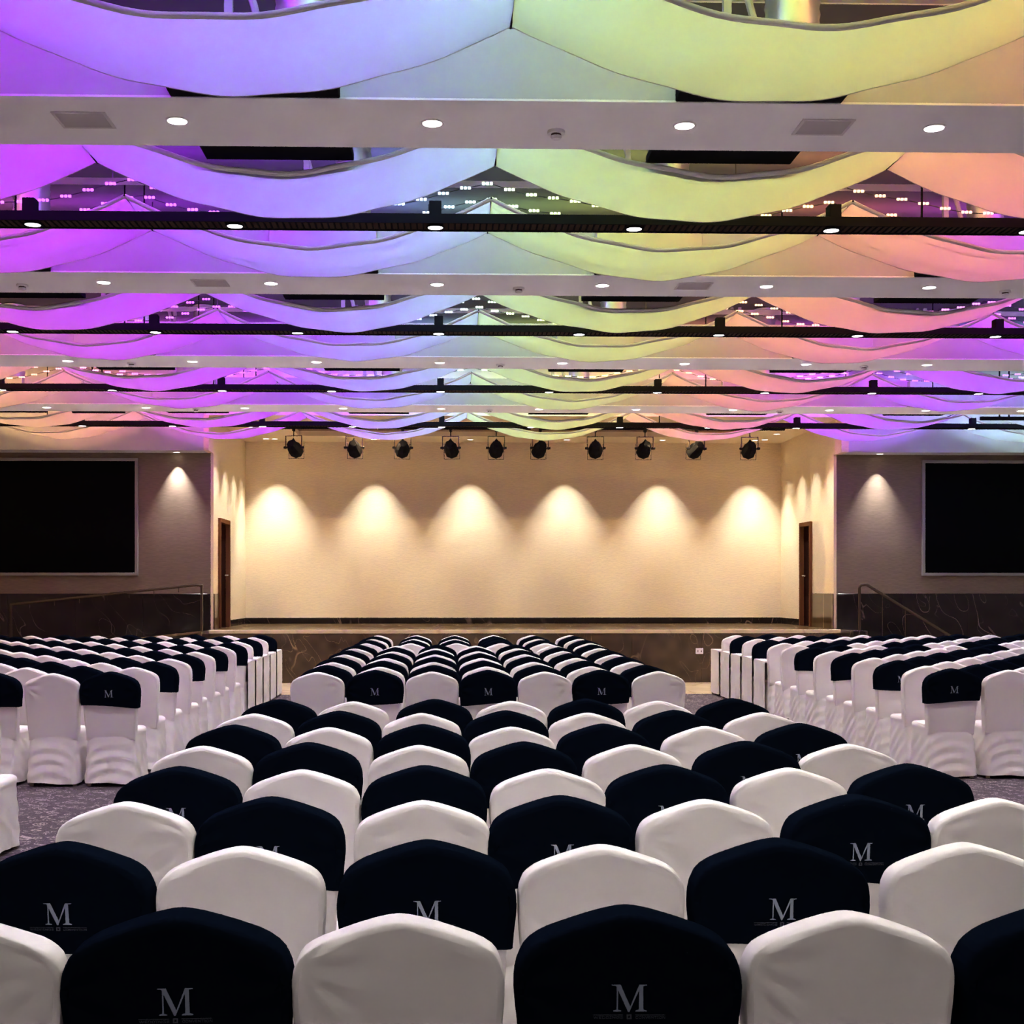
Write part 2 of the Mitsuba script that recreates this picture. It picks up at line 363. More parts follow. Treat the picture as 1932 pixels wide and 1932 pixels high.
WHERE = {0: 'nearest', 1: 'second', 2: 'third', 3: 'fourth'}
for si, y in enumerate(STRIPS):
    n = si - 2
    w_ = WHERE.get(n)
    k = struct('ceiling_strip', f'{w_} white boxed ceiling strip counted from the camera' if w_ else 'white boxed ceiling strip overhead', 'ceiling strip')
    part(k, 'soffit', shp(box(XL, XR, y, y + SW, H, H + .012), 'white_paint'))
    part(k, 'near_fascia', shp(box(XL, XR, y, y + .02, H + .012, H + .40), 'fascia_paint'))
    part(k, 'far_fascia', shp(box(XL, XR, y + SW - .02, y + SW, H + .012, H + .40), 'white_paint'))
    part(k, 'cover_board', shp(box(XL, XR, y + .02, y + SW - .02, H + .38, H + .40), 'void_paint'))
    vis = [x for x in GRID if seen(x, y + SW * .45, H)]
    for x in GRID:
        if x in vis:
            downlight(x, y + SW * .45, H - .003, f'round white downlight, {ORD[vis.index(x)]} from left in {w_} white ceiling strip', ring_w, f'downlights in the {w_} ceiling strip')
        elif -4.6 < x < 6.5 or n >= 0 and abs(x - 1.4) < 8.5:
            downlight(x, y + SW * .45, H - .003, 'round white ceiling downlight outside the edge of the view', ring_w, 'downlights out of view', (78, 20) if n == -2 else ())
    if n < 0:
        continue
    dv = [x for x in [.645 + 4.42 * i for i in range(-2, 3)] if seen(x, y + .46, H)]
    for i, x in enumerate(dv):
        k = thing('smoke_detector', f'white smoke detector, {ORD[i]} from left on {w_} white ceiling strip', 'smoke detector', 'smoke detectors on the ceiling strips')
        b = trimesh.creation.cylinder(radius=.052, height=.018, sections=24)
        b.apply_translation([x, y + .46, H - .009])
        part(k, 'base', shp(b, 'white_plastic', 30))
        c = trimesh.creation.revolve([(.0, -.05), (.026, -.048), (.034, -.034), (.034, -.03), (.0, -.03)], sections=20)
        c.apply_translation([x, y + .46, H])
        part(k, 'cap', shp(c, 'white_plastic', 30))
        g = trimesh.creation.annulus(r_min=.020, r_max=.030, height=.014, sections=20)
        g.apply_translation([x, y + .46, H - .024])
        part(k, 'sensing_gap', shp(g, 'dark_gap'), 'dark ring of slots')
    if n < 2:
        for i, x in enumerate([x for x in (-2.09, 2.20) if True]):
            k = thing('air_vent', f"square return air vent at {'left' if i == 0 else 'right'} of {w_} white ceiling strip", 'air vent', 'air vents in the ceiling strips')
            a, b_, c0, c1 = x - .155, x + .155, y + .22, y + .47
            fz = H - .008
            part(k, 'frame', shp(cat(cbox(a, b_, c0, c0 + .02, fz, H, .002), cbox(a, b_, c1 - .02, c1, fz, H, .002), cbox(a, a + .02, c0 + .02, c1 - .02, fz, H, .002), cbox(b_ - .02, b_, c0 + .02, c1 - .02, fz, H, .002)), 'vent_slat'))
            part(k, 'recess', shp(box(a + .02, b_ - .02, c0 + .02, c1 - .02, H - .0015, H - .0005), 'dark_gap'), 'dark recess')
            s_ = trimesh.creation.box([.27, .013, .003])
            s_.apply_transform(trimesh.transformations.rotation_matrix(math.radians(-35), [1, 0, 0]))
            sl = shp(s_, 'grey_vent')
            for q in np.arange(c0 + .03, c1 - .025, .0165):
                part(k, 'slat', {**sl, 'to_world': T().translate([x, q, H - .006])})

# cable trays between the strips, with their lamps and driver boxes
TZ = 2.66 + EYE
TRAYS = [S0 + PER * n + (SW + PER) / 2 for n in (-2, -1, 0, 1, 2)] + [(S0 + PER * 3 + SW + FASCIA_Y) / 2]
rung = shp(cbox(-.006, .006, -.098, .098, -.004, .004, .0015), 'black_metal')
rodm = shp(rod((0, 0, 0), (0, 0, VOID - TZ - .07), .008), 'black_metal', 40)
dbox = shp(cbox(-.045, .045, -.05, .05, 0, .15, .004), 'black_metal')
for ti, y in enumerate(TRAYS):
    n = ti - 2
    w_ = WHERE.get(n)
    k = thing('cable_tray', f'{w_} long black cable tray counted from the camera, hanging under the drapes' if w_ else ('long black cable tray behind the camera' if n == -2 else 'long black cable tray overhead, above the frame'), 'cable tray', 'black cable trays across the ceiling')
    part(k, 'side_rail', shp(cbox(XL, XR, y - .11, y - .10, TZ, TZ + .07, .001), 'black_metal'))
    part(k, 'side_rail', shp(cbox(XL, XR, y + .10, y + .11, TZ, TZ + .07, .001), 'black_metal'))
    part(k, 'base_plate', shp(box(XL, XR, y - .10, y + .10, TZ + .012, TZ + .016), 'tray_plate'))
    if n == 0:
        for x in np.arange(-3.8, 4.6, .0465):
            part(k, 'rung', {**rung, 'to_world': T().translate([x, y, TZ + .006])})
    elif n > 0:
        part(k, 'rungs', shp(cat(*[box(x - .006, x + .006, y - .098, y + .098, TZ + .003, TZ + .010) for x in np.arange(-9, 11.5, .0465)]), 'black_metal'), kind='stuff')
    for x in (-3.32, -3.12, 3.5, 6.6, -6.5):
        part(k, 'hanger_rod', {**rodm, 'to_world': T().translate([x, y - .09, TZ + .068])})
    vis = [x for x in GRID if seen(x, y, TZ)]
    for x in GRID:
        if x in vis:
            downlight(x, y, TZ - .002, f'round downlight, {ORD[vis.index(x)]} from left under {w_} black cable tray', ring_b, f'downlights under the {w_} cable tray')
        elif n >= 0 and abs(x - 1.4) < 8.5 or n == -1 and -3.5 < x < 5.5:
            downlight(x, y, TZ - .002, 'round tray downlight outside the edge of the view', ring_b, 'downlights out of view', (78, 20) if n == -2 else ())
    if n >= 0:
        bx = [x for i, x in enumerate(GRID) if i % 2 == 0 and x in vis]
        for i, x in enumerate(bx):
            k = thing('driver_box', f'small black driver box, {ORD[i]} from left on {w_} black cable tray', 'box', 'driver boxes on the cable trays')
            scene[k] = {**dbox, 'to_world': T().translate([x, y - .055, TZ + .0165])}

# ------------------------------------------------------------------ drapes
HL, HC = 2.60 + EYE, 2.985 + EYE


def sag(u):
    return HL + (HC - HL) * np.abs(2 * u - 1) ** 1.85


def swag_mesh(x0, y0, y1, seed):
    nu, nv = 40, 10
    u, v = np.meshgrid(np.linspace(0, 1, nu + 1), np.linspace(0, 1, nv + 1), indexing='ij')
    x = x0 + u * NODEP
    w = .010 * np.sin(u * 9 + seed) * np.sin(v * 5 + seed * 2) + .006 * np.sin(u * 31 + v * 4 + seed)
    z = sag(u) + w * (1 - np.abs(2 * u - 1) ** 4) - .012 * np.sin(v * math.pi)
    y = y0 + v * (y1 - y0)
    V = np.stack([x, y, z], -1).reshape(-1, 3)
    i, j = np.meshgrid(np.arange(nu), np.arange(nv), indexing='ij')
    q = np.stack([i * (nv + 1) + j, (i + 1) * (nv + 1) + j, (i + 1) * (nv + 1) + j + 1, i * (nv + 1) + j + 1], -1).reshape(-1, 4)
    return V, np.vstack([q[:, [0, 1, 2]], q[:, [0, 2, 3]]])


def hem_mesh(x0, y, seed, v, r):
    u = np.linspace(0, 1, 41)
    w = .010 * np.sin(u * 9 + seed) * np.sin(v * 5 + seed * 2) + .006 * np.sin(u * 31 + v * 4 + seed)
    z = sag(u) + w * (1 - np.abs(2 * u - 1) ** 4)
    return tube(np.stack([x0 + u * NODEP, u * 0 + y, z], -1), r)


def tube(p, r, n=6):
    p = np.asarray(p, float)
    t = np.gradient(p, axis=0)
    t /= np.linalg.norm(t, axis=1, keepdims=True)
    a = np.cross(t, [0, 1.0, 0])
    a /= np.linalg.norm(a, axis=1, keepdims=True) + 1e-12
    b = np.cross(t, a)
    g = np.arange(n) * 2 * np.pi / n
    V = p[:, None] + r * (np.cos(g)[None, :, None] * a[:, None] + np.sin(g)[None, :, None] * b[:, None])
    i, j = np.meshgrid(np.arange(len(p) - 1), np.arange(n), indexing='ij')
    q = np.stack([i * n + j, i * n + (j + 1) % n, (i + 1) * n + (j + 1) % n, (i + 1) * n + j], -1).reshape(-1, 4)
    return V.reshape(-1, 3), np.vstack([q[:, [0, 1, 2]], q[:, [0, 2, 3]]])


BAYS = [0, 1, 2, 3, 4]
for b in BAYS:
    s = min(S0 + PER * b, 22.60)
    pf = S0 + PER * (b - 1) + SW
    rows = [('A', pf + .17, pf + 1.17), ('B', s - 1.21, s - .29)]
    for tag, ya, yb in rows:
        if tag == 'A' and b == 0:
            continue
        where = f'just behind the {WHERE[b - 1]} ceiling strip' if tag == 'A' else (f'just before the {WHERE[b]} ceiling strip' if b < 4 else 'just before the stage wall')
        vis = [i for i in range(-6, 6) if any(seen(NODE + NODEP * (i + u), yy, HL + .1, 40) for u in (0, .25, .5, .75, 1) for yy in (ya, yb))]
        for o, i in enumerate(vis):
            x0 = NODE + NODEP * i
            sd = i * 1.7 + b * 2.3 + (tag == 'B')
            k = thing('ceiling_drape', f'white swagged ceiling drape, {ORD[o]} from left in the row {where}', 'drape', f'ceiling drapes in the row {where}')
            part(k, 'cloth', shp(swag_mesh(x0, ya, yb, sd), 'drape', True))
            part(k, 'hem', shp(hem_mesh(x0, ya, sd, 0, .017), 'hem', True), 'thick rolled hem')
            part(k, 'hem', shp(hem_mesh(x0, yb, sd, 1, .004), 'hem', True))
            part(k, 'ridge_rod', shp(rod((x0, ya - .02, HC + .0), (x0, yb + .02, HC + .0), .007), 'black_metal', 40), 'thin dark rod at the tie line')

# coloured LED battens fixed under the slab in every bay: the rainbow light of the drapes
bx_ = np.linspace(XL + .1, XR - .1, 140)
for b in BAYS:
    s = min(S0 + PER * b, 22.60)
    for q, y in enumerate((S0 + PER * (b - 1) + SW + .55, s - .95)):
        k = thing('led_batten', f"colour-changing LED batten under the dark slab above the {ORD[b]} bay of drapes, {'nearer' if q == 0 else 'farther'} one", 'LED batten')
        zb = VOID - .32
        part(k, 'housing', shp(cat(box(XL + .1, XR - .1, y - .05, y + .05, zb + .01, zb + .03), box(XL + .1, XR - .1, y - .07, y - .06, zb - .035, zb + .03), box(XL + .1, XR - .1, y - .06, y - .05, zb + .01, zb + .03)), 'white_plastic'))
        for x in np.arange(XL + 1, XR, 3.0):
            part(k, 'drop_rod', shp(rod((x, y, zb + .03), (x, y, VOID), .006), 'cable', 40))
        c0 = led(bx_) * BATTEN
        m = len(bx_)
        V, C = [], []
        for o, dz, g in ((-.03, .009, 1), (.03, .009, 1), (-.03, .031, .25), (.03, .031, .25)):
            V.append(np.stack([bx_, bx_ * 0 + y + o, bx_ * 0 + zb + dz], -1))
            C.append(c0 * g)
        i = np.arange(m - 1)
        down = np.vstack([np.stack([i, i + m, i + 1], -1), np.stack([i + 1, i + m, i + m + 1], -1)])
        f = np.vstack([down, down[:, ::-1] + 2 * m])
        part(k, 'diffuser', mikit.ply((np.concatenate(V), f), 'white_plastic', False, color=np.concatenate(C), emitter={'type': 'area', 'sampling_weight': 11.0, 'radiance': {'type': 'mesh_attribute', 'name': 'vertex_color'}}))

# strings of three-diode LED modules hanging in the gaps between the drapes
MOD = cat(*[cbox(dx - .012, dx + .012, -.008, .006, -.011, .011, .004) for dx in (-.030, 0, .030)])
MODB = shp(box(-.045, .045, -.003, .004, -.012, .012), 'white_plastic')
for b in (1, 2, 3):
    s = S0 + PER * b
    for q, (dy, zp) in enumerate(((-.66, 3.16), (-1.02, 3.17))):
        y = s + dy
        fz = lambda x: EYE + zp - .21 * (1 - (2 * (((x - NODE) / NODEP) % 1.0) - 1) ** 2) + .012 * math.sin(x * 7 + b)
        xa, xb = max(XL + .3, -843 / 2400 * y - .2), min(XR - .3, 1089 / 2400 * y + .2)
        k = thing('led_string', f"string of small LED modules hanging before the {WHERE[b]} ceiling strip, {'farther' if q == 0 else 'nearer'} of two", 'LED string')
        xs = np.arange(xa, xb, .06)
        part(k, 'cable', shp(tube([(x, y + .006, fz(x)) for x in xs], .004), 'cable', True))
        for x in np.arange(xa + .05, xb, .172):
            c = led(x)
            c = .04 + .96 * c / c.max()
            t = T().translate([x, y, fz(x)])
            part(k, 'led_module', mikit.ply(MOD, 'white_plastic', False, to_world=t, emitter={'type': 'area', 'sampling_weight': 0.0, 'radiance': rgb(*(3.0 * K * c))}))

# air-conditioning boxes at the middle of every swag, with duct and struts
prof = [(.0, 0)] + [(.15 + .008 * (i % 2), .02 * i) for i in range(0, 34)] + [(.0, .66)]
FLEX = trimesh.creation.revolve([(r, z * 1.08 / .66) for r, z in prof], sections=20)
flex = shp(FLEX, 'silver_duct', 40)
near_c = shp(cbox(-.457, .457, -.11, .0, .07, .38, .006), 'silver_duct')
near_g = shp(cbox(-.465, .465, -.13, .0, .005, .07, .004), 'black_matte')
far_c = shp(cbox(-.457, .457, .0, .27, .06, .37, .006), 'silver_duct')
far_g = shp(cbox(-.465, .465, .0, .29, .015, .06, .004), 'black_matte')
st_v = shp(box(-.022, .022, -.022, .022, 0, 1.09), 'galvanised')
st_d = shp(rod((0, 0, 0), (-.30, 0, 1.09), .022), 'galvanised', 40)
for n in range(0, 4):
    y = S0 + PER * n
    xs_ = [NODE + NODEP * (i + .5) for i in range(-5, 5)]
    xs_ = [x for x in xs_ if XL + .6 < x < XR - .6 and (seen(x - .46, y, H) or seen(x + .46, y, H))]
    for o, x in enumerate(xs_):
        k = thing('air_conditioner', f'air-conditioning box, {ORD[o]} from left above {WHERE[n]} ceiling strip, black slot and silver casing', 'air conditioner', f'air-conditioning boxes above the {WHERE[n]} strip')
        t = T().translate([x, y, H])
        part(k, 'casing', {**near_c, 'to_world': t}, 'silver casing')
        part(k, 'grille', {**near_g, 'to_world': t}, 'black slot grille')
        t = T().translate([x, y + SW, H])
        part(k, 'casing', {**far_c, 'to_world': t})
        part(k, 'grille', {**far_g, 'to_world': t}, 'black underside')
        t = T().translate([x + .24, y + .19, H + .40])
        part(k, 'flexible_duct', {**flex, 'to_world': t}, 'silver flexible duct')
        part(k, 'strut', {**st_v, 'to_world': T().translate([x - .16, y + .08, H + .40])})
        part(k, 'strut', {**st_d, 'to_world': T().translate([x + .02, y + .08, H + .40])})

# short black lighting pipes hung before the stage wall
for xa, xb, y, z, lab in ((-5.75, -4.95, 19.7, EYE + 2.72, 'short black lighting pipe hung before the stage at left'), (8.35, 9.6, 19.7, EYE + 2.66, 'short black lighting pipe hung before the stage at right')):
    k = thing('lighting_pipe', lab, 'pipe')
    part(k, 'pipe', shp(rod((xa, y, z), (xb, y, z), .03, 12), 'black_metal', 40))
    for x in (xa + .3, xa + .45):
        part(k, 'hanger', shp(rod((x, y, z), (x, y, VOID), .012), 'black_metal', 40))

# ------------------------------------------------------------------ wall washers
def washer(x, y, z, inten, cut, beam, label, group, rgb_=(1, .97, .93), key='wall_washer', aim=(0, 0)):
    k = thing(key, label, 'downlight', group)
    t = T().translate([x, y, z - .003])
    part(k, 'trim_ring', {**ring_w, 'to_world': t})
    part(k, 'lens', {**lens_dim, 'to_world': t})
    scene[k + '_beam'] = {'type': 'spot', 'sampling_weight': 9.0, 'intensity': rgb(*[inten * c for c in rgb_]), 'cutoff_angle': cut, 'beam_width': beam,
                          'to_world': T().look_at(origin=[x, y, z - .02], target=[x + aim[0], y + aim[1], z - 1.02], up=[0, 1, 0])}


lens_dim = shp(DISK, 'white_plastic', False, emitter={'type': 'area', 'sampling_weight': 0.0, 'radiance': rgb(9 * K, 8 * K, 6.5 * K)})
for i, x in enumerate((-3.50, -1.49, .48, 2.45, 4.42, 6.33)):
    washer(x, BACK_Y - .53, NCEIL, SPOT, 32, 19, f'round wall washer above the stage, {ORD[i]} from left of six', 'wall washers of the stage back wall')
for i, y in enumerate((23.05, 24.05, 25.0, 25.95)):
    washer(NL + .5, y, NCEIL, SPOT * (.5 if i < 3 else .25), 32, 19, f'small wall washer above the left stage wall, {ORD[i]} from the hall', 'wall washers of the left stage wall')
    washer(NR - .5, y - .1, NCEIL, SPOT * (.5 if i < 3 else .25), 32, 19, f'small wall washer above the right stage wall, {ORD[i]} from the hall', 'wall washers of the right stage wall')
washer(-4.80, WALL_Y - .13, FB, SPOT * .8, 30, 14, 'small downlight grazing the grey wall left of the stage', None)
washer(7.78, WALL_Y - .19, FB, SPOT * .8, 31, 14, 'small downlight grazing the grey wall right of the stage', None)
for i, x in enumerate((-1.3, 4.2)):
    for j, y in ((0, 23.3),):
        k = thing('downlight', f"round downlight in the stage ceiling, {'left' if i == 0 else 'right'} one of two", 'downlight', 'downlights of the stage ceiling')
        part(k, 'trim_ring', {**ring_w, 'to_world': T().translate([x, y, NCEIL - .003])})
        part(k, 'lens', {**lens, 'to_world': T().translate([x, y, NCEIL - .003])})
        beam(k, x, y, NCEIL - .015, 21.0 * K, 84, 40, (1, .70, .34))
# ------------------------------------------------------------------ stage spotlights on their pipe
PY, PZ = 23.5, EYE + 2.955
for xa, xb, lab in ((-3.26, 1.55, 'left half'), (1.75, 6.28, 'right half')):
    k = thing('lighting_bar', f'black lighting bar carrying the {lab} of the stage spotlights', 'lighting bar')
    part(k, 'pipe', shp(rod((xa, PY, PZ), (xb, PY, PZ), .025, 12), 'black_metal', 40))
    for x in np.linspace(xa + .35, xb - .35, 3):
        part(k, 'bracket', shp(cbox(x - .03, x + .03, PY - .03, PY + .03, PZ, NCEIL, .004), 'black_metal'))
can = trimesh.creation.revolve([(0, -.19), (.06, -.19), (.09, -.15), (.105, -.05), (.128, 0), (.135, .12), (.135, .20), (.12, .20), (.118, .17), (0, .17)], sections=8)
can.apply_transform(trimesh.transformations.rotation_matrix(math.radians(-90), [1, 0, 0]))   # axis along +y
can.apply_transform(trimesh.transformations.rotation_matrix(math.radians(-16), [1, 0, 0]))
can_s = shp(can, 'black_matte')
yoke_s = shp(cat(box(-.15, .15, -.015, .015, .205, .217), box(-.157, -.145, -.018, .018, -.03, .217), box(.145, .157, -.018, .018, -.03, .217)), 'bronze')
knob_s = [shp(rod((q * .13, 0, 0), (q * .19, 0, 0), .022), 'black_metal', 40) for q in (-1, 1)]
gel_s = shp(cat(box(-.148, .148, .17, .176, -.195, -.187), box(-.148, -.140, .17, .176, -.195, .10), box(.140, .148, .17, .176, -.195, .10)), 'bronze')
fin_s = shp(trimesh.creation.cone(radius=.05, height=.07, sections=6), 'black_matte')
clamp_s = shp(cat(rod((0, 0, .21), (0, 0, .34), .010), box(-.025, .025, -.035, .035, .30, .40)), 'black_metal', 40)
for i, px in enumerate((556, 669, 760, 850, 936, 1019, 1123, 1217, 1315, 1416)):
    x = (px - 843) * PY / 2400 * 1.003
    k = thing('stage_spotlight', f'black stage spotlight with yoke, {ORD[i]} from left on the lighting bar', 'spotlight', 'stage spotlights on the lighting bar')
    t = T().translate([x, PY, PZ - .36])
    tilt = T().translate([x, PY, PZ - .36]) @ T().rotate([0, 0, 1], (i * 37 % 11 - 5) * 2.0)
    part(k, 'housing', {**can_s, 'to_world': tilt})
    part(k, 'cooling_cap', {**fin_s, 'to_world': tilt @ T().translate([0, -.03, .105])})
    part(k, 'yoke', {**yoke_s, 'to_world': tilt}, 'thin brown yoke')
    for q in knob_s:
        part(k, 'tilt_knob', {**q, 'to_world': tilt})
    part(k, 'colour_frame', {**gel_s, 'to_world': tilt}, 'thin wire colour frame')
    part(k, 'clamp', {**clamp_s, 'to_world': t})

# ------------------------------------------------------------------ chairs
CH = .95


def back_half(z):
    """half width of the back at height z"""
    return np.interp(z, [.38, .46, .60, .70, .77, .815, .845, .868, .886, .903, .918, .931, .942, .9485, .95],
                     [.205, .207, .218, .226, .231, .2305, .226, .215, .199, .166, .126, .087, .049, .018, 0.0])


def outline(zmin, grow=0.0, n=10):
    zs = np.concatenate([np.linspace(zmin, .80, n, endpoint=False), [.80, .82, .84, .855, .868, .88, .892, .903, .912, .922, .932, .942, .9485]])
    w = back_half(zs)
    r = np.stack([w, zs], -1)
    pts = np.vstack([r, [[0, .95]], (r * [-1, 1])[::-1]])
    p = Polygon(pts)
    return np.array((p.buffer(grow, quad_segs=6) if grow else p).exterior.coords)[:-1]


def slab(zmin, grow, thick, inset, cut=None):
    """pillow-edged plate with the back's outline; rear face at y=0, thickness along +y; leans so that the foot is forward"""
    o0 = outline(zmin, grow)
    oi = np.array(Polygon(o0).buffer(-inset, quad_segs=6).exterior.coords)[:-1]
    om = np.array(Polygon(o0).buffer(-inset * .28, quad_segs=6).exterior.coords)[:-1]
    lay = [(oi, -grow), (om, -grow + .005), (o0, -grow + .017), (o0, thick + grow - .017), (om, thick + grow - .005), (oi, thick + grow)]
    P = np.vstack([np.stack([p[:, 0], np.full(len(p), y), p[:, 1]], -1) for p, y in lay])
    man = m3.Manifold.hull_points(P.astype(np.float32))
    if cut is not None:
        man = man.trim_by_plane((0, 0, 1), cut)
    return man


def lean(v):
    v = v.copy()
    v[:, 1] += .12 * (CH - v[:, 2])
    return v


def ring(z, hx, y0, y1, wav, n=72, seed=0.0, r=.05):
    """rounded-rectangle ring with cloth folds"""
    a = np.arange(n) / n * 2 * np.pi
    cx, cy = np.cos(a), np.sin(a)
    p = 7.0
    k = (np.abs(cx) ** p + np.abs(cy) ** p) ** (-1 / p)
    f = 1 + wav * (np.sin(a * 9 + seed) * .5 + np.sin(a * 17 + seed * 2.3) * .35 + np.sin(a * 4 + seed * 1.7) * .4)
    return np.stack([cx * k * hx * f, (y0 + y1) / 2 + cy * k * (y1 - y0) / 2 * f, np.full(n, z)], -1)


def skirt(seed, n=96, lev=17):
    zk = [.028, .08, .18, .28, .36, .405, .435, .455]
    tab = np.array([[.224, .006, .522, .026], [.222, .014, .519, .025], [.219, .030, .514, .022], [.215, .046, .506, .016], [.211, .058, .500, .009], [.209, .064, .498, .003], [.215, .068, .503, 0], [.211, .080, .497, 0]])
    R = [ring(.470, .175, .115, .455, 0, n), ring(.468, .195, .095, .480, 0, n)]
    for z in np.concatenate([[.455, .435, .42], np.linspace(.405, .028, lev)]):
        a, b, c, w = (np.interp(z, zk, tab[:, q]) for q in range(4))
        r_ = ring(z, a, b, c, w, n, seed)
        g = np.clip((.40 - z) / .08, 0, 1)
        back = (r_[:, 1] < .12) * g                                  # slack folds hanging between the rear corners
        r_[:, 1] += back * .007 * np.sin((z + (1.5 + .5 * math.sin(seed)) * (r_[:, 0] - .03 * math.sin(seed * 3)) ** 2) * 62 + seed * 2) * (1 - (np.abs(r_[:, 0]) / .24) ** 3)
        sd = (np.abs(r_[:, 0]) > .17) * g * np.sign(r_[:, 0])         # and diagonal ones on the sides
        r_[:, 0] += sd * .005 * np.sin((z * 1.0 + r_[:, 1] * .8) * 48 + seed)
        R.append(r_)
    R[-1][:, 2] += .008 * np.sin(np.arange(n) / n * 2 * np.pi * 3 + seed)
    V = np.vstack(R + [[[0, .28, .472]], [[0, .26, .030]]])
    f = []
    for a in range(len(R) - 1):
        for i in range(n):
            j = (i + 1) % n
            f += [[a * n + i, (a + 1) * n + i, a * n + j], [a * n + j, (a + 1) * n + i, (a + 1) * n + j]]
    top, bot = len(R) * n, len(R) * n + 1
    for i in range(n):
        j = (i + 1) % n
        f += [[top, i, j], [bot, (len(R) - 1) * n + j, (len(R) - 1) * n + i]]
    return trimesh.Trimesh(V, np.array(f), process=False)


def man_of(tm):
    if tm.volume < 0:
        tm.invert()
    return m3.Manifold(m3.Mesh(np.asarray(tm.vertices, np.float32), np.asarray(tm.faces, np.uint32)))


def cover_mesh(seed, fine):
    b = slab(.38, 0, .092, .016)
    if fine:
        b = b.refine_to_length(fine)
    t = to_tri(b)
    v = np.array(t.vertices)
    # gathers radiating from the shoulders, and a slack hollow across the middle of the back
    side = 1 if seed % 2 < 1 else -1
    for sg, amp in ((side, .0065), (-side, .003)):
        d = np.stack([v[:, 0] - sg * .235, v[:, 2] - .83], -1)
        r = np.linalg.norm(d, axis=1)
        th = np.arctan2(d[:, 1], -sg * d[:, 0])
        g = np.clip((r - .03) / .06, 0, 1) * np.sin(th * 11 + seed * 3 + r * 12) * np.exp(-((r - .07) / .085) ** 2) * amp
        v[:, 1] += g * np.clip(1 - v[:, 1] / .046, -1, 1)
    v[:, 1] += np.where(v[:, 1] < .04, .006, 0) * np.exp(-((v[:, 2] - .66) / .14) ** 2) * np.cos(v[:, 0] / .23 * 1.5)
    v[:, 1] += .003 * (meshkit.fbm(v * [6, 6, 9] + seed * 5, 3, int(seed * 10)) - .5)
    t = trimesh.Trimesh(lean(v), t.faces, process=False)
    u = man_of(t) + man_of(skirt(seed * 2.1))
    u = to_tri(u)
    return u


def cap_mesh(seed, fine):
    c = slab(.60, .0135, .092, .020, cut=.672)
    if fine:
        c = c.refine_to_length(fine)
    t = to_tri(c)
    v = np.array(t.vertices)
    low = np.clip((.70 - v[:, 2]) / .03, 0, 1)
    v[:, 2] += low * (.006 * np.sin(v[:, 0] * 9 + seed * 2) + .012 * math.sin(seed * 4) * v[:, 0] / .23)
    v[:, 0] *= 1 + .012 * np.exp(-((v[:, 2] - .79) / .05) ** 2)
    for sg in (1, -1):
        d = np.stack([v[:, 0] - sg * .25, v[:, 2] - .80], -1)
        r = np.linalg.norm(d, axis=1)
        th = np.arctan2(d[:, 1], -sg * d[:, 0])
        v[:, 1] += np.sin(th * 7 + seed * 2) * np.exp(-((r - .07) / .07) ** 2) * .004 * np.sign(.04 - v[:, 1])
    return trimesh.Trimesh(lean(v), t.faces, process=False)


# the embroidered emblem: a serif capital M over two rules, a small square badge and lettering
mparts = [[(.07, 1), (.25, 1), (.62, .16), (.56, -.02), (.53, -.02)], [(.53, -.02), (.575, -.02), (1.0, 1), (.92, 1)], [(.115, 0), (.165, 0), (.165, .95), (.115, .95)], [(.92, 0), (1.08, 0), (1.06, 1), (.92, 1)],
          [(.0, 0), (.28, 0), (.28, .03), (.17, .06), (.11, .06), (.0, .03)], [(.80, 0), (1.2, 0), (1.2, .03), (1.09, .07), (.91, .07), (.80, .03)], [(-.06, 1), (.2, 1), (.15, .93), (.06, .96), (-.06, .975)], [(.94, 1), (1.2, 1), (1.2, .975), (1.09, .955), (1.0, .93)]]
MPOLY = unary_union([Polygon(p).buffer(0) for p in mparts])
MH = .060


def flat(mesh2, s, cx, z0):
    """lettering in the xy plane, laid on the leaning rear face of the cap, read from behind the chair"""
    m = mesh2.copy()
    v = np.array(m.vertices) * [s, s, 1]
    out = np.stack([v[:, 0] + cx, -.0175 - v[:, 2], v[:, 1] + z0], -1)
    return trimesh.Trimesh(lean(out), m.faces, process=False)


MM = trimesh.util.concatenate([trimesh.creation.extrude_polygon(g, .0014, engine='earcut') for g in getattr(MPOLY, 'geoms', [MPOLY])])
ZM = .752
em_letter = flat(MM, MH, -.57 * MH, ZM)


def bar2(x0, x1, y0, y1):
    b = trimesh.creation.box([x1 - x0, y1 - y0, .001])
    b.apply_translation([(x0 + x1) / 2, (y0 + y1) / 2, .0008])
    return b


em_rules = cat(flat(bar2(-.078, -.013, 0, .0012), 1, 0, ZM - .0085), flat(bar2(.013, .078, 0, .0012), 1, 0, ZM - .0085))
em_badge = cat(*[flat(bar2(a, b, c, d), 1, 0, ZM - .0175) for a, b, c, d in ((-.0055, .0055, 0, .003), (-.0055, -.002, .003, .008), (.002, .0055, .003, .008), (-.0055, .0055, .008, .011))])


def word(t, x0, x1, h):
    m = meshkit.text_mesh(t, h, .001)
    v = np.array(m.vertices)
    v[:, 0] = x0 + (v[:, 0] - v[:, 0].min()) / np.ptp(v[:, 0]) * (x1 - x0)
    m.vertices = v
    return flat(m, 1, 0, ZM - .0165)


em_words = [word('WEDDINGS', -.077, -.013, .0056), word('CONVENTION', .014, .078, .0056)]

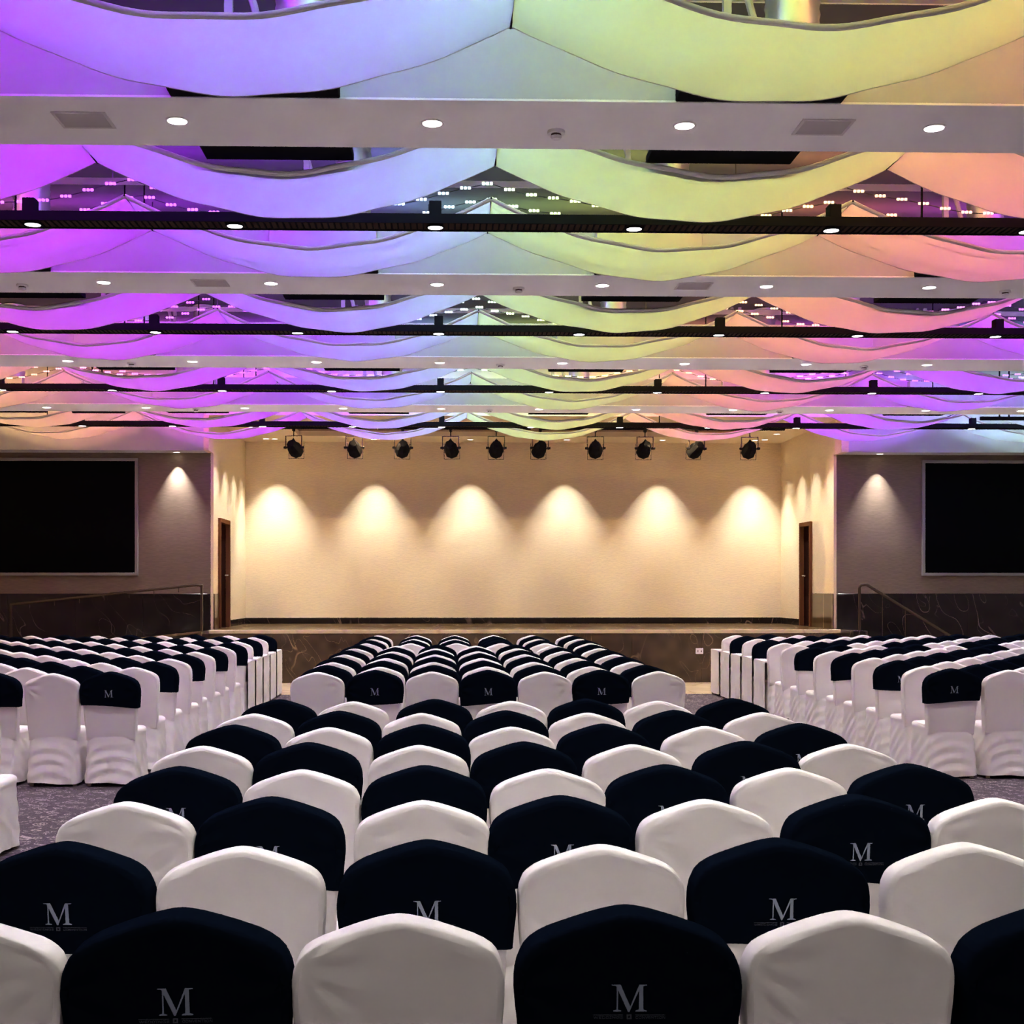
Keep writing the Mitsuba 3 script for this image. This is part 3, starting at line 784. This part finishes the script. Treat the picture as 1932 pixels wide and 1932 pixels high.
fine = [shp(cover_mesh(s_, .018), 'chair_cloth', 38) for s_ in (.3, 1.4, 2.2, 3.7)]
coarse = [shp(cover_mesh(s_, .05), 'chair_cloth', 38) for s_ in (.6, 1.8, 2.9)]
fcap = [shp(cap_mesh(s_, .016), 'navy_cloth', 38) for s_ in (.3, 1.1, 2.0, 2.9)]
ccap = [shp(cap_mesh(s_, .06), 'navy_cloth', 38) for s_ in (.5, 1.5, 2.4)]
leg_s = shp(cbox(-.014, .014, -.014, .014, 0, .20, .002), 'chair_leg')
e_letter, e_rules, e_badge, e_words = shp(em_letter, 'emblem_thread'), shp(em_rules, 'emblem_thread_dim'), shp(em_badge, 'emblem_thread_dim'), [shp(w_, 'emblem_thread_dim') for w_ in em_words]


def chair(x, y, navy, near, label, group, v, rot=0.0, legs=True, text=False):
    k = thing('banquet_chair', label, 'chair', group)
    t = T().translate([x, y, 0]) @ T().rotate([0, 0, 1], rot)
    part(k, 'chair_cover', {**(fine[v % 4] if near else coarse[v % 3]), 'to_world': t}, 'white cloth cover' if navy else None)
    if navy:
        c = part(k, 'cap', {**(fcap[(v * 3 + 1) % 4] if near else ccap[v % 3]), 'to_world': t}, 'navy blue cap over the backrest')
        part(c, 'letter', {**e_letter, 'to_world': t}, 'silver embroidered letter M')
        if text:
            part(c, 'rules', {**e_rules, 'to_world': t})
            part(c, 'badge', {**e_badge, 'to_world': t})
            for w_ in e_words:
                part(c, 'lettering', {**w_, 'to_world': t})
    if legs:
        for sx, sy in ((-.18, .075), (.18, .075), (-.17, .45), (.17, .45)):
            part(k, 'leg', {**leg_s, 'to_world': t @ T().translate([sx, sy, 0])})


def desc(navy):
    return 'navy-capped white chair' if navy else 'plain white covered chair'


NEAR = [[-1.056, -.58, -.104, .393, .881, 1.373, 1.86], [-1.055, -.565, -.054, .428, .923, 1.451, 1.924], [-1.072, -.591, -.081, .384, .873, 1.387, 1.866], [-1.051, -.573, -.09, .40, .867, 1.359, 1.846],
        [-1.108, -.628, -.127, .352, .85, 1.37, 1.839], [-1.095, -.608, -.125, .333, .807, 1.339, 1.833], [-1.102, -.613, -.145, .339, .809, 1.312, 1.816], [-1.058, -.593, -.077, .407, .883, 1.34, 1.819]]
NY = [2.73, 3.475, 4.225, 4.97, 5.74, 6.50, 7.23, 8.0]
vi = 0
for r, xs in enumerate(NEAR):
    vis = [c for c, x in enumerate(xs) if seen(x - .24, NY[r], .85) or seen(x + .24, NY[r], .85) or seen(x, NY[r], .95)]
    for c, x in enumerate(xs):
        if c not in vis:
            continue
        navy = (r + c) % 2 == 1
        chair(x, NY[r], navy, True, f'{desc(navy)}, {ORD[vis.index(c)]} from left in {ORD[r]} row of near centre block', f'chairs in the {ORD[r]} row of the near centre block', r * 3 + c * 5 + (c * c) % 3, rot=float(rng.uniform(-2.5, 2.5)), text=r < 3)
chair(-2.97, 7.80, False, True, 'plain white covered chair cut off by the left edge, nearest on the left', None, 1)

FY = [10.86 + .704 * r for r in range(13)]
for r, y in enumerate(FY):
    if r < 8:
        xs = [-1.10 + .486 * c for c in range(7)]
        nv = [(r + c) % 2 == 1 for c in range(7)]
    else:
        xs = [-1.05 + .585 * c for c in range(6)]
        nv = [(r % 2 == 1) ^ (c == 3 and r == 10) for c in range(6)]
    for c, x in enumerate(xs):
        chair(x + float(rng.uniform(-.008, .008)), y + float(rng.uniform(-.02, .02)), nv[c], r < 1, f'{desc(nv[c])}, {ORD[c]} from left in {ORD[r]} row of far centre block', f'chairs in the {ORD[r]} row of the far centre block', r * 2 + c * 3, rot=float(rng.uniform(-2.5, 2.5)))
for side, xe, sg in (('left', -2.60, -1), ('right', 4.19, 1)):
    for r, y in enumerate(FY):
        yy = y + (-.14 if sg < 0 else .1) * (r == 0)
        for c in range(14):
            x = xe + sg * (.235 + .49 * c)
            if not (seen(x - sg * .24, yy, .85) or seen(x - sg * .24, yy, .5)) or not XL + .4 < x < XR - .4:
                break
            navy = (r + c) % 2 == 0
            if side == 'right' and r >= 8:
                navy = not navy
            chair(x + float(rng.uniform(-.012, .012)), yy + float(rng.uniform(-.02, .02)), navy, r < 1, f'{desc(navy)}, {ORD[c]} from aisle in {ORD[r]} row of {side} block', f'chairs in the {ORD[r]} row of the {side} block', r * 2 + c * 3 + (sg > 0), rot=float(rng.uniform(-2, 2)))

# narrow white-skirted tables standing before the last rows of both side blocks
def folds(x0, y0, x1, y1, z0, z1, n, amp, seed):
    """hanging cloth panel, folds growing towards the floor"""
    u, v = np.meshgrid(np.linspace(0, 1, n + 1), np.linspace(0, 1, 9), indexing='ij')
    L = math.hypot(x1 - x0, y1 - y0)
    nx, ny = -(y1 - y0) / L, (x1 - x0) / L
    w = amp * (.25 + .75 * v) * np.sin(u * L * 34 + seed + 1.2 * np.sin(u * 7 + seed)) + .4 * amp * v * np.sin(u * L * 71 + seed * 3)
    w *= np.minimum(1, 14 * u * (1 - u))
    V = np.stack([x0 + (x1 - x0) * u + nx * w, y0 + (y1 - y0) * u + ny * w, z1 + (z0 - z1) * v], -1).reshape(-1, 3)
    i, j = np.meshgrid(np.arange(n), np.arange(8), indexing='ij')
    q = np.stack([i * 9 + j, (i + 1) * 9 + j, (i + 1) * 9 + j + 1, i * 9 + j + 1], -1).reshape(-1, 4)
    a = (V, np.vstack([q[:, [0, 1, 2]], q[:, [0, 2, 3]]]))
    return trimesh.Trimesh(a[0], a[1], process=False)


for side, xe, sg in (('left', -2.58, -1), ('right', 4.17, 1)):
    for r in range(8, 13):
        y0, y1 = FY[r] + .10, FY[r] + .69
        xa, xb = sorted((xe, xe + sg * 1.475))
        k = thing('skirted_table', f'narrow white-skirted table before the {ORD[r]} row of the {side} block', 'table', f'skirted tables of the {side} block')
        part(k, 'tabletop', shp(cbox(xa, xb, y0, y1, .685, .71, .006), 'table_cloth', 40))
        part(k, 'table_skirt', shp(cat(folds(xa, y1, xb, y1, .03, .70, 90, .007, r), folds(xa, y0, xa, y1, .03, .70, 30, .006, r + 2), folds(xb, y0, xb, y1, .03, .70, 30, .006, r + 4)), 'table_cloth', True), 'white cloth skirt in folds')
        for x in (xa + .022, xb - .022):
            for y in (y1 - .03,):
                part(k, 'leg', shp(box(x - .012, x + .012, y - .012, y + .012, 0, .69), 'chair_leg'))
